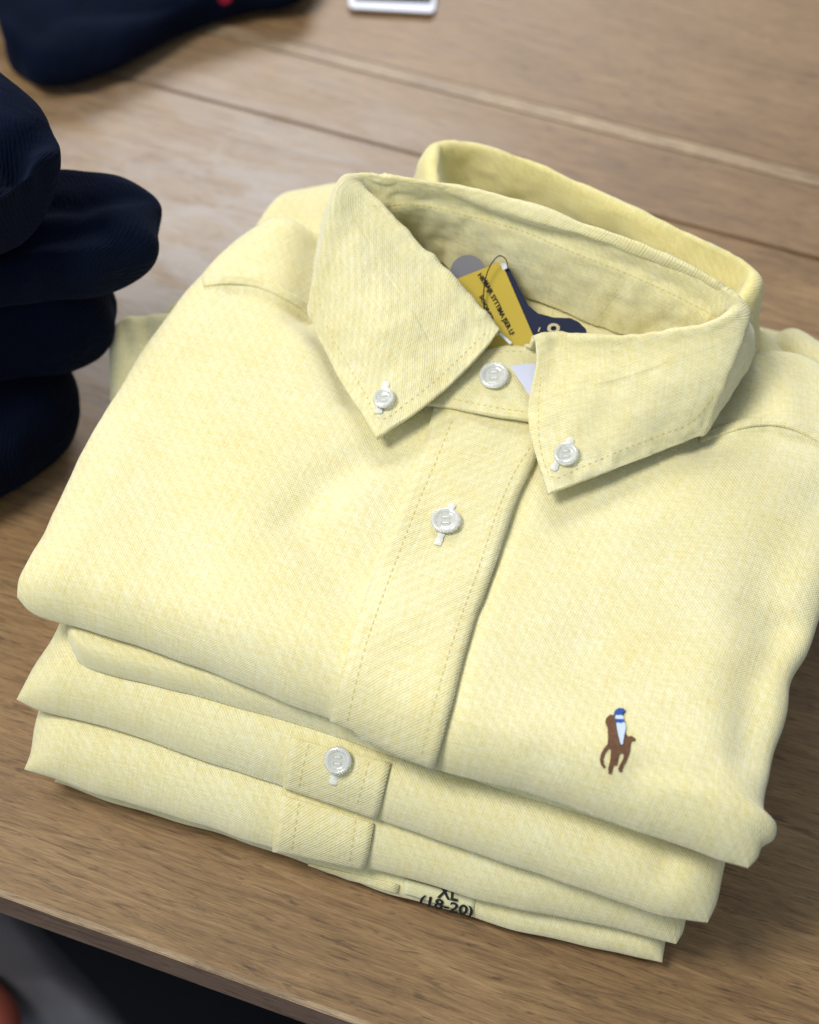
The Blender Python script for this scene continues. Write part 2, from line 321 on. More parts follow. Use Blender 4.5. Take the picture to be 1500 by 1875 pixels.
def wood(name, c0, c1, c2, seed=0., rough=.42):
    m, nt, b = newmat(name); N = nt.nodes.new; L = nt.links.new
    tc = N('ShaderNodeTexCoord')
    def ns(sc3, det=6, ro=.6, dist=0., base=1.):
        mp = N('ShaderNodeMapping'); mp.inputs['Scale'].default_value = sc3; mp.inputs['Location'].default_value = (seed, seed*.7, 0); L(tc.outputs['Object'], mp.inputs[0])
        t = N('ShaderNodeTexNoise'); t.inputs['Scale'].default_value = base; t.inputs['Detail'].default_value = det; t.inputs['Roughness'].default_value = ro; t.inputs['Distortion'].default_value = dist
        L(mp.outputs[0], t.inputs['Vector']); return t.outputs[0]
    broad = ns((4, 14, 14), 4, .5, 1.2); grain = ns((26, 300, 300), 9, .72, 1.2); pores = ns((70, 620, 620), 5, .6, 1.0)
    r1 = N('ShaderNodeValToRGB'); r1.color_ramp.elements[0].position = .38; r1.color_ramp.elements[0].color = (*c0, 1)
    r1.color_ramp.elements[1].position = .64; r1.color_ramp.elements[1].color = (*c2, 1); e = r1.color_ramp.elements.new(.50); e.color = (*c1, 1)
    mx = N('ShaderNodeMath'); mx.operation = 'MULTIPLY_ADD'; L(broad, mx.inputs[0]); mx.inputs[1].default_value = .35
    m2 = N('ShaderNodeMath'); m2.operation = 'MULTIPLY'; L(grain, m2.inputs[0]); m2.inputs[1].default_value = .65; L(m2.outputs[0], mx.inputs[2]); L(mx.outputs[0], r1.inputs[0])
    rp = N('ShaderNodeValToRGB'); rp.color_ramp.elements[0].position = .35; rp.color_ramp.elements[0].color = (.42, .38, .35, 1); rp.color_ramp.elements[1].position = .44; rp.color_ramp.elements[1].color = (1, 1, 1, 1); L(pores, rp.inputs[0])
    fib = ns((150, 1700, 1700), 2, .5, .3); rf = N('ShaderNodeValToRGB'); rf.color_ramp.elements[0].position = .33; rf.color_ramp.elements[0].color = (.62, .6, .58, 1); rf.color_ramp.elements[1].position = .55; L(fib, rf.inputs[0])
    mf = N('ShaderNodeMix'); mf.data_type = 'RGBA'; mf.blend_type = 'MULTIPLY'; mf.inputs[0].default_value = .7; L(rp.outputs[0], mf.inputs[6]); L(rf.outputs[0], mf.inputs[7])
    mu = N('ShaderNodeMix'); mu.data_type = 'RGBA'; mu.blend_type = 'MULTIPLY'; mu.inputs[0].default_value = .8; L(r1.outputs[0], mu.inputs[6]); L(mf.outputs[2], mu.inputs[7])
    # greyed patch: lamp sheen painted into the colour, with some rubbed finish
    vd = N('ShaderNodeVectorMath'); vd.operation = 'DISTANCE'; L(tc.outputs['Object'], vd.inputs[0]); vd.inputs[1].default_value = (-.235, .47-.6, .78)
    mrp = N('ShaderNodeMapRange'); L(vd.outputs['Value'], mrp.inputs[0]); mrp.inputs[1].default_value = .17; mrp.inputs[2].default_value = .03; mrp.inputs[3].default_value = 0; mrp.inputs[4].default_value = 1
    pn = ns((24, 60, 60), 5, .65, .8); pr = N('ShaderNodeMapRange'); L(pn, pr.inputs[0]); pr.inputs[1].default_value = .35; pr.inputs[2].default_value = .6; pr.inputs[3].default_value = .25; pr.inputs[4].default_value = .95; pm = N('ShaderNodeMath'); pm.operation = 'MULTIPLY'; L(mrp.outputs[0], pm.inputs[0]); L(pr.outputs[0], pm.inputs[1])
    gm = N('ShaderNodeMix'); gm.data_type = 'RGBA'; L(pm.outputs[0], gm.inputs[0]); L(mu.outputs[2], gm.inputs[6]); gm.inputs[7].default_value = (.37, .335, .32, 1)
    L(gm.outputs[2], b.inputs['Base Color'])
    rr = N('ShaderNodeMapRange'); L(grain, rr.inputs[0]); rr.inputs[3].default_value = rough-.08; rr.inputs[4].default_value = rough+.18; L(rr.outputs[0], b.inputs['Roughness'])
    b.inputs['Coat Weight'].default_value = .2; b.inputs['Coat Roughness'].default_value = .36
    bp = N('ShaderNodeBump'); bp.inputs['Distance'].default_value = .0006; bp.inputs['Strength'].default_value = .6; L(grain, bp.inputs['Height']); L(bp.outputs[0], b.inputs['Normal'])
    return m
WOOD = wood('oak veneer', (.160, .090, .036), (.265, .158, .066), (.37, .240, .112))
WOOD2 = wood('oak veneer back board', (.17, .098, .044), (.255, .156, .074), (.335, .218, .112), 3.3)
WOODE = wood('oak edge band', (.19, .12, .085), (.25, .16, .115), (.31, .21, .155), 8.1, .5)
WOODP = wood('pale lit and worn oak arris', (.20, .13, .07), (.34, .24, .14), (.50, .38, .25), 5.7)  # pale tone carries light on the edges as well as wear
DARK = simple('dark gap', (.02, .012, .008), .8, .1)
FLOOR = simple('dark shop floor', (.012, .012, .016), .6, .2)

# ------------------------------------------------------------ setting
def box(name, x0, x1, y0, y1, z0, z1, mat, parent=None, bev=.0):
    bm = bmesh.new(); bmesh.ops.create_cube(bm, size=1)
    for v in bm.verts: v.co = Vector((x0+(v.co.x+.5)*(x1-x0), y0+(v.co.y+.5)*(y1-y0), z0+(v.co.z+.5)*(z1-z0)))
    if bev: bmesh.ops.bevel(bm, geom=list(bm.edges), offset=bev, segments=2, affect='EDGES')
    V = [v.co.copy() for v in bm.verts]; Fc = [tuple(v.index for v in f.verts) for f in bm.faces]; bm.free()
    return link(name, V, Fc, mat, parent, smooth=False)
YE = .1625; YS = .5655; YP = .6145
tag(box('floor', -3, 3, -2, 4, -.80, -.78, FLOOR), kind='structure')
tb = empty('display_table', (0, .6, -.78), 'oak display table of pale brown boards carrying the shirt stacks', 'table')
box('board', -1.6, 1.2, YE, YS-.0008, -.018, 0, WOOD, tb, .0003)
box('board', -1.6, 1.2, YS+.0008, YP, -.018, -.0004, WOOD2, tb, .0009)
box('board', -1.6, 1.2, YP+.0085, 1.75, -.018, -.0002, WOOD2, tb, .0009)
box('joint_strip', -1.6, 1.2, YP, YP+.0085, -.017, -.0001, WOODP, tb)  # flat strip, coloured pale like a lit and worn bevel
box('groove', -1.6, 1.2, YS-.002, YS+.002, -.017, -.0035, DARK, tb)
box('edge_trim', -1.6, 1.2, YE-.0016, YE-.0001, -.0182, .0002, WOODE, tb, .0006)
box('arris', -1.6, 1.2, YE-.0018, YE+.0006, -.0008, .0006, WOODP, tb, .0004)  # light along the front edge painted as a paler strip
for x in (-1.5, 1.1):
    for y in (.30, 1.65): box('leg', x, x+.06, y, y+.06, -.78, -.0185, WOODE, tb, .002)

# ------------------------------------------------------------ the shirts
GRP = 'folded yellow shirts in the stack'
def shirt(label, z): return empty('folded_shirt', (-.08, .32, z), label, 'shirt', GRP)
def sh_add(tree_pts): pass
# lowest shirt
sE = shirt('lowest thin yellow shirt of the stack, on the wood, with a size sticker', 0)
bE, tE = slab('body', YEL, sE,
    [(98, 1432, .0050), (150, 1300, .005), (230, 1100, .005), (420, 640, .005)],
    [(98, 1432, .0050), (300, 1497, .0050), (500, 1561, .0050), (730, 1640, .0050), (820, 1666, .005), (909, 1692, .005), (1093, 1737, .0050), (1213, 1763, .0055)],
    [(1213, 1763, .0055), (1218, 1735, .006), (1240, 1600, .006), (1420, 900, .006)],
    [(420, 640, .005), (900, 760, .005), (1420, 900, .005)],
    (.0125, .0125, .014, .014), (.0012, .0012, .0012, .0012), (.008, .007, .008, .01), seed=11, uvrot=.02)
# third shirt
sD = shirt('third yellow shirt from the top, its front fold showing a placket without a button', .0126)
bD, tD = slab('body', YEL, sD,
    [(47, 1408, .0190), (56, 1385, .020), (66, 1325, .024), (130, 1150, .024), (380, 600, .030)],
    [(47, 1408, .0190), (160, 1448, .0165), (300, 1490, .0160), (500, 1552, .0155), (670, 1589, .0155), (787, 1624, .016), (850, 1640, .0162), (909, 1653, .0165), (1093, 1694, .017), (1238, 1728, .0175)],
    [(1238, 1728, .0175), (1251, 1706, .0195), (1260, 1600, .022), (1560, 900, .030), (1555, 720, .045)],
    [(380, 600, .030), (900, 520, .040), (1400, 602, .045), (1470, 625, .045), (1555, 720, .045)],
    (.032, .032, .048, .052), (.0135, .0135, .0135, .0135), (.014, .014, .014, .02), seed=23, und=.001)
# second shirt
sC = shirt('second yellow shirt from the top, with one button showing on its front fold', .033)
bC, tC = slab('body', YEL, sC,
    [(28, 1282, .0380), (52, 1240, .041), (95, 1170, .045), (130, 1090, .046), (340, 640, .05), (502, 388, .062)],
    [(28, 1282, .0380), (60, 1297, .0365), (200, 1335, .0355), (400, 1400, .0345), (520, 1440, .034), (690, 1500, .034), (823, 1545, .0350), (971, 1595, .0350), (1100, 1640, .0355), (1216, 1679, .0365), (1296, 1690, .037)],
    [(1296, 1690, .037), (1312, 1655, .040), (1324, 1590, .0440), (1370, 1400, .046), (1540, 900, .055), (1420, 628, .062)],
    [(502, 388, .062), (520, 362, .064), (560, 348, .066), (700, 335, .067), (1000, 440, .067), (1300, 560, .067), (1420, 628, .062)],
    (.0505, .0505, .072, .072), (.0325, .0325, .0325, .05), (.015, .014, .015, .013), seed=37, und=.001,
    dents=[([(1215, 1600, .05), (1225, 1560, .05), (1330, 1480, .05)], .006, -.002)])
# under-fold of the top shirt and its body
sA = shirt('topmost yellow shirt, button-down collar open, small horse and rider on the chest', .0515)
bB, tB = slab('rear_panel', YEL, sA,
    [(140, 1212, .0526), (127, 1180, .055), (124, 1150, .057), (190, 1000, .057), (420, 640, .057)],
    [(140, 1212, .0526), (150, 1219, .0525), (350, 1272, .0520), (600, 1343, .0520), (760, 1398, .0520), (900, 1440, .052), (1290, 1560, .052)],
    [(1290, 1560, .052), (1330, 1400, .055), (1420, 900, .055)],
    [(420, 640, .057), (900, 760, .057), (1420, 900, .055)], (.062, .062, .066, .066), (.0512, .0512, .0512, .0512), (.004, .008, .01, .012), seed=51, uvrot=.0)
DZ = .083
bA, tA = slab('body', YEL, sA,
    [(36, 1093, .0710), (38, 1060, .0730), (52, 1030, .075), (82, 978, .076), (132, 868, .076), (205, 735, .077), (280, 618, .078), (340, 540, .079), (370, 508, .080), (425, 455, .080), (497, 400, .080)],
    [(36, 1093, .0710), (60, 1118, .0670), (200, 1165, .0650), (400, 1236, .0640), (600, 1318, .0635), (700, 1368, .0635), (800, 1405, .0635), (950, 1450, .0645), (1100, 1500, .0645), (1250, 1548, .0645), (1330, 1578, .0648), (1372, 1592, .0655)],
    [(1372, 1592, .0655), (1388, 1574, .067), (1396, 1552, .069), (1418, 1536, .0705), (1422, 1516, .0725), (1402, 1496, .0735), (1400, 1460, .0735), (1412, 1410, .073), (1424, 1370, .0735), (1446, 1310, .074), (1452, 1262, .074), (1478, 1200, .074), (1496, 1130, .074), (1530, 1010, .075), (1560, 900, .076), (1580, 780, .078), (1520, 690, .078)],
    [(497, 400, .080), (545, 415, .082), (600, 438, .083), (800, 500, .084), (1100, 590, .084), (1300, 655, .083), (1350, 655, .082), (1440, 650, .082), (1520, 690, .078)],
    (DZ-.001, DZ-.001, DZ+.004, DZ+.004), (.0615, .0615, .0615, .060), (.019, .022, .018, .006), n=230, m=250, k=2.0, seed=3, und=.0034, wob=.0018,
    dents=[([(705, 815), (610, 890), (540, 958), (595, 1025), (655, 1070)], .0075, -.0026), ([(640, 930), (690, 960)], .012, .0016),
           ([(570, 560, .087), (610, 640, .086), (650, 720, .085)], .006, -.0035), ([(430, 540, .086), (520, 560, .086), (575, 610, .086)], .006, -.0022),
           ([(600, 440, .087), (580, 540, .087)], .011, -.0100), ([(380, 512, .086), (480, 512, .086), (560, 545, .086)], .0035, .0012),
           ([(985, 860), (940, 965), (905, 1045), (860, 1170), (830, 1290), (806, 1400)], .0028, -.0012), ([(1290, 790, .087), (1200, 850, .085), (1080, 930, .084), (1010, 1000)], .012, -.0016), ([(1100, 960), (1250, 930), (1400, 860)], .014, .0012),
           ([(1500, 930), (1420, 1050), (1390, 1120)], .011, -.0034), ([(1440, 1150), (1380, 1250), (1370, 1380)], .008, -.0038), ([(1330, 1180), (1300, 1350), (1320, 1480)], .016, .0014),
           ([(1180, 1410), (1290, 1430), (1350, 1480)], .006, -.0016), ([(1010, 1380), (1150, 1430)], .007, -.0013), ([(250, 720), (300, 850), (330, 960)], .02, -.0016), ([(380, 760), (440, 900), (480, 1050)], .018, .0012),
           ([(1330, 700, .087), (1290, 790, .087)], .008, -.005), ([(1440, 690, .087), (1450, 760, .087)], .008, .0016), ([(1290, 800, .087), (1400, 768, .087), (1500, 800, .087)], .0035, .0012)])

# sleeves that stick out at the left
slv, _ = slab('sleeve', YEL, sC, [(202, 770, .036), (203, 690, .042), (206, 612, .046), (222, 590, .048)], [(202, 770, .036), (330, 800, .036), (450, 830, .036)],
     [(450, 830, .036), (450, 700, .042), (450, 590, .048)], [(222, 590, .048), (300, 582, .049), (450, 590, .049)], (.046, .046, .056, .056), (.0345, .0345, .038, .038), (.006, .006, .006, .006), n=60, m=60, seed=60, und=.001,
     dents=[([(262, 590, .05), (285, 660, .048)], .003, -.002), ([(222, 600, .05), (240, 660, .048)], .003, -.0012)])
slab('sleeve', YEL, sD, [(330, 640, .040), (303, 575, .044), (330, 552, .046)], [(330, 640, .040), (400, 640, .04), (450, 640, .04)], [(450, 640, .04), (460, 560, .045), (450, 500, .046)],
     [(330, 552, .046), (400, 520, .046), (450, 500, .046)], (.046, .046, .05, .05), (.033, .033, .033, .033), (.006, .006, .006, .006), n=50, m=50, seed=66, und=.001)
slab('sleeve', YEL, sD, [(1425, 690, .055), (1410, 635, .057), (1424, 606, .058)], [(1425, 690, .055), (1500, 720, .055), (1600, 770, .055)], [(1600, 770, .055), (1650, 760, .055), (1660, 730, .057)],
     [(1424, 606, .058), (1450, 603, .058), (1500, 632, .058), (1660, 730, .057)], (.066,)*4, (.048,)*4, (.010,)*4, n=50, m=50, seed=68, und=.001)
slab('sleeve', YEL, sE, [(240, 800, .004), (330, 660, .004), (420, 560, .004)], [(240, 800, .004), (350, 830, .004), (520, 850, .004)], [(520, 850, .004), (560, 700, .004), (600, 600, .004)],
     [(420, 560, .004), (500, 570, .004), (600, 600, .004)], (.02, .02, .02, .02), (.0006,)*4, (.008,)*4, n=40, m=40, seed=70, und=.001)

# ---- plackets: strips lying on a body surface, tucked under at the front fold
def strip(name, pairs, tree, parent, off=.0007, th=.0011, nr=60, ncol=14, tuck=True, mat=YEL, seed=1., uvo=(0, 0)):
    Lp = crl([np.array(a[0], float) for a in pairs], nr); Rp = crl([np.array(a[1], float) for a in pairs], nr); G = []
    for a, b_ in zip(Lp, Rp):
        row = []
        for j in range(ncol):
            q = a+(b_-a)*j/(ncol-1); h = hit(tree, q[0], q[1], off)
            if h is None: h = Vector(G[-1][j])+Vector((0, .0003, -.0006)) if G else P(q[0], q[1], DZ)
            row.append(np.array(h))
        G.append(row)
    if tuck:
        for k in range(1, 7):
            a = k/6; G.append([p+np.array([0, .004*a*a+.0005*a, -.0022*a]) for p in G[nr-1]])
    return sheet(name, G, th, mat, parent, disp=lambda u, v, p: .0005*nz(p, 90, seed), flip=False, extra_uv=uvo)
def orient(G): return G
plA, tPA = strip('placket', [((798, 742), (1005, 772)), ((772, 832), (978, 848)), ((736, 920), (946, 915)), ((700, 1010), (908, 1030)), ((672, 1090), (874, 1125)), ((645, 1170), (847, 1212)), ((622, 1255), (822, 1310)), ((606, 1322), (799, 1402))], tA, sA, off=.0010, th=.0016)
stitches([[(828, 770), (800, 840), (764, 925), (730, 1015), (700, 1095), (672, 1175), (650, 1260), (636, 1325)], [(985, 800), (945, 860), (915, 925), (878, 1035), (844, 1130), (816, 1215), (790, 1310), (772, 1385)]], tPA, THREAD, plA, off=.00005)
plC, tPC = strip('placket', [((534, 1350), (716, 1398)), ((528, 1385), (708, 1432)), ((521, 1425), (694, 1490)), ((519, 1441), (690, 1500))], tC, sC, nr=24)
stitches([[(566, 1362), (556, 1400), (548, 1445)], [(676, 1395), (666, 1430), (654, 1475)]], tPC, THREAD, plC)
plD, tPD = strip('placket', [((516, 1455), (686, 1508)), ((510, 1490), (680, 1540)), ((503, 1530), (672, 1580)), ((501, 1553), (669, 1588))], tD, sD, nr=24)
stitches([[(548, 1470), (542, 1510), (534, 1560)], [(652, 1500), (646, 1540), (640, 1580)]], tPD, THREAD, plD)
plE, tPE = strip('placket', [((566, 1580), (732, 1620)), ((562, 1588), (729, 1634))], tE, sE, nr=8, off=.0004, th=.0006)

# ---- collar of the top shirt
ctr = P(1000, 500, .09)
def colm(ridge, outer, mid=None, shoulder=None, seam=None, low=None):
    R = W(ridge); O = W(outer) if not isinstance(outer, tuple) or len(outer) != 4 else R+Vector(outer[:3])
    inn = Vector((ctr.x-R.x, ctr.y-R.y, 0)).normalized()
    S = W(shoulder) if shoulder else R-inn*.0030+Vector((0, 0, -.0022))
    Mi = W(mid) if mid else (S+O)/2+Vector((0, 0, .0012))
    SE = W(seam) if seam else R+inn*.004+Vector((0, 0, -.008))
    LO = W(low) if low else Vector((R.x, R.y, .0865))+inn*.004
    RI = R+inn*.0022+Vector((0, 0, -.0020)) if (not shoulder or R.z > .117) else R+(SE-R).normalized()*.003
    return [LO, (LO*.55+SE*.45), SE, RI, R, S, Mi, O]
cols = [
 colm((915, 603, .1000), (690, 803, .0885), mid=(792, 733, .0930), shoulder=(895, 630, .0992), low=(905, 640, .088), seam=(912, 615, .094)),
 colm((893, 582, .1025), (672, 772, .0885), mid=(765, 690, .0960)),
 colm((868, 558, .1045), (655, 745, .0885), mid=(745, 650, .0985)),
 colm((800, 482, .1115), (622, 694, .0882), mid=(700, 590, .1030)),
 colm((735, 418, .1175), (596, 640, .0882), mid=(655, 525, .1070)),
 colm((690, 368, .1225), (576, 595, .0885), mid=(618, 475, .1090)),
 colm((657, 335, .1260), (568, 556, .0895), mid=(591, 445, .1105), shoulder=(632, 338, .1258), seam=(672, 385, .116), low=(740, 450, .088)),
 colm((660, 321, .1280), (-.016, .012, -.034, 0), mid=None, shoulder=(640, 320, .1268), seam=(682, 374, .1185), low=(750, 445, .088)),
 colm((700, 321, .1285), (-.004, .020, -.034, 0), seam=(715, 371, .118), low=(770, 455, .088)),
 colm((770, 331, .1285), (.000, .022, -.034, 0), seam=(780, 374, .1175), low=(800, 475, .088)),
 colm((850, 345, .1285), (.000, .022, -.034, 0), seam=(860, 394, .117), low=(860, 505, .088)),
 colm((1000, 385, .1280), (.000, .022, -.034, 0), seam=(1000, 438, .116), low=(975, 548, .088)),
 colm((1150, 440, .1265), (.003, .022, -.034, 0), seam=(1145, 498, .114), low=(1080, 588, .088)),
 colm((1270, 493, .1245), (.006, .020, -.034, 0), seam=(1245, 545, .1125), low=(1165, 618, .088)),
 colm((1340, 537, .1220), (.012, .012, -.030, 0), seam=(1300, 580, .111), low=(1200, 640, .088)),
 colm((1350, 566, .1205), (1302, 776, .0895), mid=(1345, 668, .1080), shoulder=(1362, 572, .1195), seam=(1320, 590, .112), low=(1230, 650, .088)),
 colm((1300, 594, .1180), (1268, 800, .0890), mid=(1310, 695, .1065)),
 colm((1235, 606, .1140), (1212, 823, .0885), mid=(1235, 710, .1035)),
 colm((1160, 616, .1095), (1152, 848, .0885), mid=(1165, 730, .1005)),
 colm((1080, 618, .1055), (1100, 870, .0885), mid=(1088, 735, .0980)),
 colm((1020, 609, .1030), (1052, 888, .0885), mid=(1025, 740, .0965)),
 colm((975, 613, .1012), (1004, 906, .0885), mid=(967, 760, .0940), shoulder=(984, 645, .1010), low=(960, 660, .088), seam=(962, 628, .096)),
]
def loft(cols, nu, nv):
    rows = [crl([np.array(c[k]) for c in cols], nu) for k in range(len(cols[0]))]
    # keep columns aligned: plain parametric interpolation along the collar, arc length across
    rows = [cr([np.array(c[k]) for c in cols], nu) for k in range(len(cols[0]))]
    return [crl([rows[k][i] for k in range(len(rows))], nv) for i in range(nu)]
def coldisp(u, v, p):
    a = (.0019*nz(p, 36, 2.)+.0005*nz(p, 95, 6.))*(1 if v > .55 else .5)+.0005*nz(p, 170, 4.)
    if v < .38: a += .0009*nz((p[0]*1.6, p[1]*1.6, p[2]*.6), 110, 8)*min(1, (.38-v)/.1)+.0004*nz(p, 230, 9)
    d = (v-np.interp(u, US, VS))/.012
    a += SG*(.0009/(1+math.exp(-max(-30, min(30, d*2))))*max(0, min(1, (8-d)/5))+.0005*math.exp(-((d-3)/2.5)**2)*(.6+.9*nz(p, 260, 3)))   # folded ply above the seam, puckered
    if v > .86: a += .0005*nz(p, 300, 5)*min(1, (v-.86)/.05)
    return a
US = np.linspace(0, 1, len(cols)); VS = []
for c in cols:
    d_ = np.array(crn([np.array(x) for x in c], 300)); L_ = np.concatenate([[0], np.cumsum(np.linalg.norm(np.diff(d_, axis=0), axis=1))])
    k_ = int(np.argmin(np.linalg.norm(d_-np.array(c[2]), axis=1))); VS.append(L_[k_]/L_[-1])
SG = 1
Gc = loft(cols, 300, 150)
_a = np.array(Gc); _n = vnorm(_a)[150, 25]; SG = 1 if _n@(np.array(ctr)-_a[150, 25]) > 0 else -1
clA, tCA = sheet('collar', Gc, .0016, YEL, sA, disp=coldisp, extra_uv=(.3, .1))
stitches([[(683, 377), (760, 374), (860, 396), (950, 421), (1050, 462), (1150, 502), (1250, 548), (1312, 580)]], tCA, THREAD, clA, step=.0022, dash=.0017)
stitches([[(583, 545), (600, 600), (640, 672), (668, 720), (697, 768), (745, 738), (800, 695), (850, 648), (893, 606)],
          [(990, 690), (986, 760), (992, 830), (1012, 875), (1060, 858), (1130, 828), (1200, 800), (1262, 775), (1310, 720)]], tCA, THREAD, clA, step=.0024, dash=.0012, wd=.00022)

# stand (front band)
def P4(l): return [P(*a) for a in l]
st_rows = [P4([(755, 742, .0865), (800, 744, .0872), (850, 752, .0880), (900, 762, .0885), (950, 769, .0885), (1010, 778, .0880)]),
           P4([(790, 712, .0880), (830, 710, .0895), (872, 708, .0905), (915, 708, .0910), (955, 712, .0908), (1010, 722, .0895)]),
           P4([(830, 675, .0890), (862, 668, .0912), (892, 660, .0925), (925, 656, .0930), (958, 658, .0925), (1010, 670, .0910)]),
           P4([(860, 655, .0900), (882, 648, .0922), (905, 638, .0935), (935, 633, .0940), (962, 636, .0935), (1010, 645, .0920)])]
Gs = [crl(r, 60) for r in st_rows]; Gs = [crl([Gs[k][i] for k in range(4)], 30) for i in range(60)]
std, tS = sheet('collar_band', Gs, .0014, YEL, sA, disp=lambda u, v, p: .0006*nz(p, 120, 7), extra_uv=(.6, .4))
stitches([[(818, 728), (860, 737), (910, 747), (964, 755)], [(868, 664), (905, 648), (940, 643), (962, 645)]], tS, THREAD, std, step=.0022, dash=.0012)
polyplate('collar_support', [[(934, 670, .0945), (980, 665, .0945), (985, 700, .0935), (972, 728, .0925)]], PLAS, sA, th=.0004)

# neck label
lbf = lambda px, py: P(px, py, .0965-(py-560)*.00006)
def platefn(name, poly, mat, parent, fn, th): return polyplate(name, [[tuple([x, y, fn(x, y).z]) for x, y in poly]], mat, parent, th=th)
nl = platefn('neck_label', [(940, 520), (962, 555), (985, 574), (1015, 582), (1045, 583), (1060, 590), (1073, 603), (1077, 618), (1060, 640), (985, 640), (940, 640), (905, 650), (895, 630), (915, 600)], NAVYL, sA, lbf, .0005)
lt = lambda px, py: P(px, py, lbf(px, py).z+.0012)
textpix('lettering', 'o', (1000, 607), (23, 4), (5, -17), GOLD, nl, lt)
textpix('lettering', 'l', (985, 606), (2, 1), (3, -7), GOLD, nl, lt)
polyplate('label_stitch', [[(914, 612, .0962), (918, 610, .0962), (938, 628, .0952), (934, 631, .0952)]], WHITE, nl, th=.0004)

# seams of the yoke on the body
def onA(pts, off=.0003): return [hit(tA, x, y, off) for x, y in pts]
def seamtube(pts, parent, tree, rad=.0007):
    return tube('shoulder_seam', [hit(tree, x, y, .0001) for x, y in pts], rad, YEL, parent, n=50, sides=8)
def seamledge(name, pts, tree, parent, wd=22, side=-1, **k):
    """yoke edge: a folded ply ending in a seam"""
    a = [np.array(p, float) for p in pts]; pr = []
    for i, p in enumerate(a):
        d = a[min(i+1, len(a)-1)]-a[max(i-1, 0)]; n = np.array([d[1], -d[0]])/np.linalg.norm(d)*wd*side; pr.append((tuple(p), tuple(p-n)))
    return strip(name, pr, tree, parent, tuck=False, **k)
seamledge('yoke_seam', [(372, 512), (420, 507), (470, 512), (520, 532), (560, 556), (582, 575)], tA, sA, wd=14, side=1, off=.0004, th=.0010, nr=40, ncol=6)
seamledge('yoke_seam', [(1278, 797), (1320, 783), (1380, 768), (1430, 768), (1480, 785), (1530, 815)], tA, sA, wd=14, side=1, off=.0004, th=.0010, nr=40, ncol=6)

# ---- buttons
def button(px, py, diam_px, tree, parent, hole_dir=None, hl=None, lift=.0007, holes=True, hole_off=(0, 0)):
    c = hit(tree, px, py, 0); nn = (hit(tree, px, py, .01)-c).normalized()
    nn = sum((( (hit(tree, px+dx, py+dy, .01) or c+nn*.01)-(hit(tree, px+dx, py+dy, 0) or c)).normalized() for dx, dy in ((12, 0), (-12, 0), (0, 12), (0, -12))), nn).normalized()
    dist = (CAM-c).length; R = diam_px/2/F*dist*.98
    if hole_dir is not None:                       # buttonhole: a raised bar of white thread, the button sits over its middle
        (ax, ay), (bx, by) = hole_dir
        A = hit(tree, ax, ay, .0003); B = hit(tree, bx, by, .0003); d = (B-A); s = d.cross(nn).normalized()
        V = []; Fc = []; n = 26; L = d.length
        for i in range(n):
            t = i/(n-1); w_ = .0015*(1-.35*random.random()) if 0 < i < n-1 else .0010
            p = A+d*t; up = nn*(.0001+.00018*(i % 2))
            V += [p-s*w_, p-s*w_*.7+up, p+s*w_*.7+up*.95, p+s*w_]
        for i in range(n-1):
            for k in range(3): a = i*4+k; Fc.append((a, a+1, a+5, a+4))
        Fc += [(0, 1, 2, 3), ((n-1)*4, (n-1)*4+1, (n-1)*4+2, (n-1)*4+3)]
        link('buttonhole', V, Fc, WHT, parent)
    e1 = nn.orthogonal().normalized(); e1 = (Vector((.9, .3, 0))-nn*nn.dot(Vector((.9, .3, 0)))).normalized(); e2 = nn.cross(e1)
    tilt = (nn+Vector((random.uniform(-.08, .08), random.uniform(-.08, .08), 0))).normalized(); e1 = (e1-tilt*e1.dot(tilt)).normalized(); e2 = tilt.cross(e1)
    base = c+nn*(lift+.0005)
    prof = [(0, .35), (.50, .36), (.60, .42), (.68, .80), (.76, 1.0), (.86, 1.0), (.96, .75), (1.0, .40), (.97, .05), (.85, -.15), (0, -.2)]
    H = .0012; seg = 48; V = []; Fc = []
    for (r_, h_) in prof:
        for s in range(seg): th = 2*math.pi*s/seg; V.append(base+(e1*math.cos(th)+e2*math.sin(th))*R*r_+tilt*H*h_)
    for i in range(len(prof)-1):
        for s in range(seg): Fc.append((i*seg+s, i*seg+(s+1) % seg, (i+1)*seg+(s+1) % seg, (i+1)*seg+s))
    bt = link('button', V, Fc, mB, parent)
    V = []; Fc = []
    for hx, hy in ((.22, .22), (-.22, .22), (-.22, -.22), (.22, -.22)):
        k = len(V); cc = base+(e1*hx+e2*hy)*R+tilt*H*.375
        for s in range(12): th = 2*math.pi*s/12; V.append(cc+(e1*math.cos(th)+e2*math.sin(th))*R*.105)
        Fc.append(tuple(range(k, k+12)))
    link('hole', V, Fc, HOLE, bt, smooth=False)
    V = []; Fc = []
    for sgn in (-1, 1):                            # sewing thread between the holes
        k = len(V); p = base+e2*(.22*sgn*R)-e1*.22*R+tilt*H*.40; q = p+e1*.44*R; s2 = e2*R*.05
        V += [p-s2, p+s2, (p+q)/2+s2+tilt*.0003, (p+q)/2-s2+tilt*.0003, q+s2, q-s2]; Fc += [(k, k+1, k+2, k+3), (k+3, k+2, k+4, k+5)]
    link('sewing_thread', V, Fc, WHT, bt)
    return bt
button(905, 691, 56, tS, sA)
button(704, 732, 42, tCA, sA, ((709, 699), (692, 758)))
button(816, 957, 58, tPA, sA, ((829, 923), (801, 999)))
button(1036, 834, 47, tCA, sA, ((1047, 803), (1012, 862)))
button(620, 1392, 53, tPC, sC, ((617, 1400), (610, 1436)))

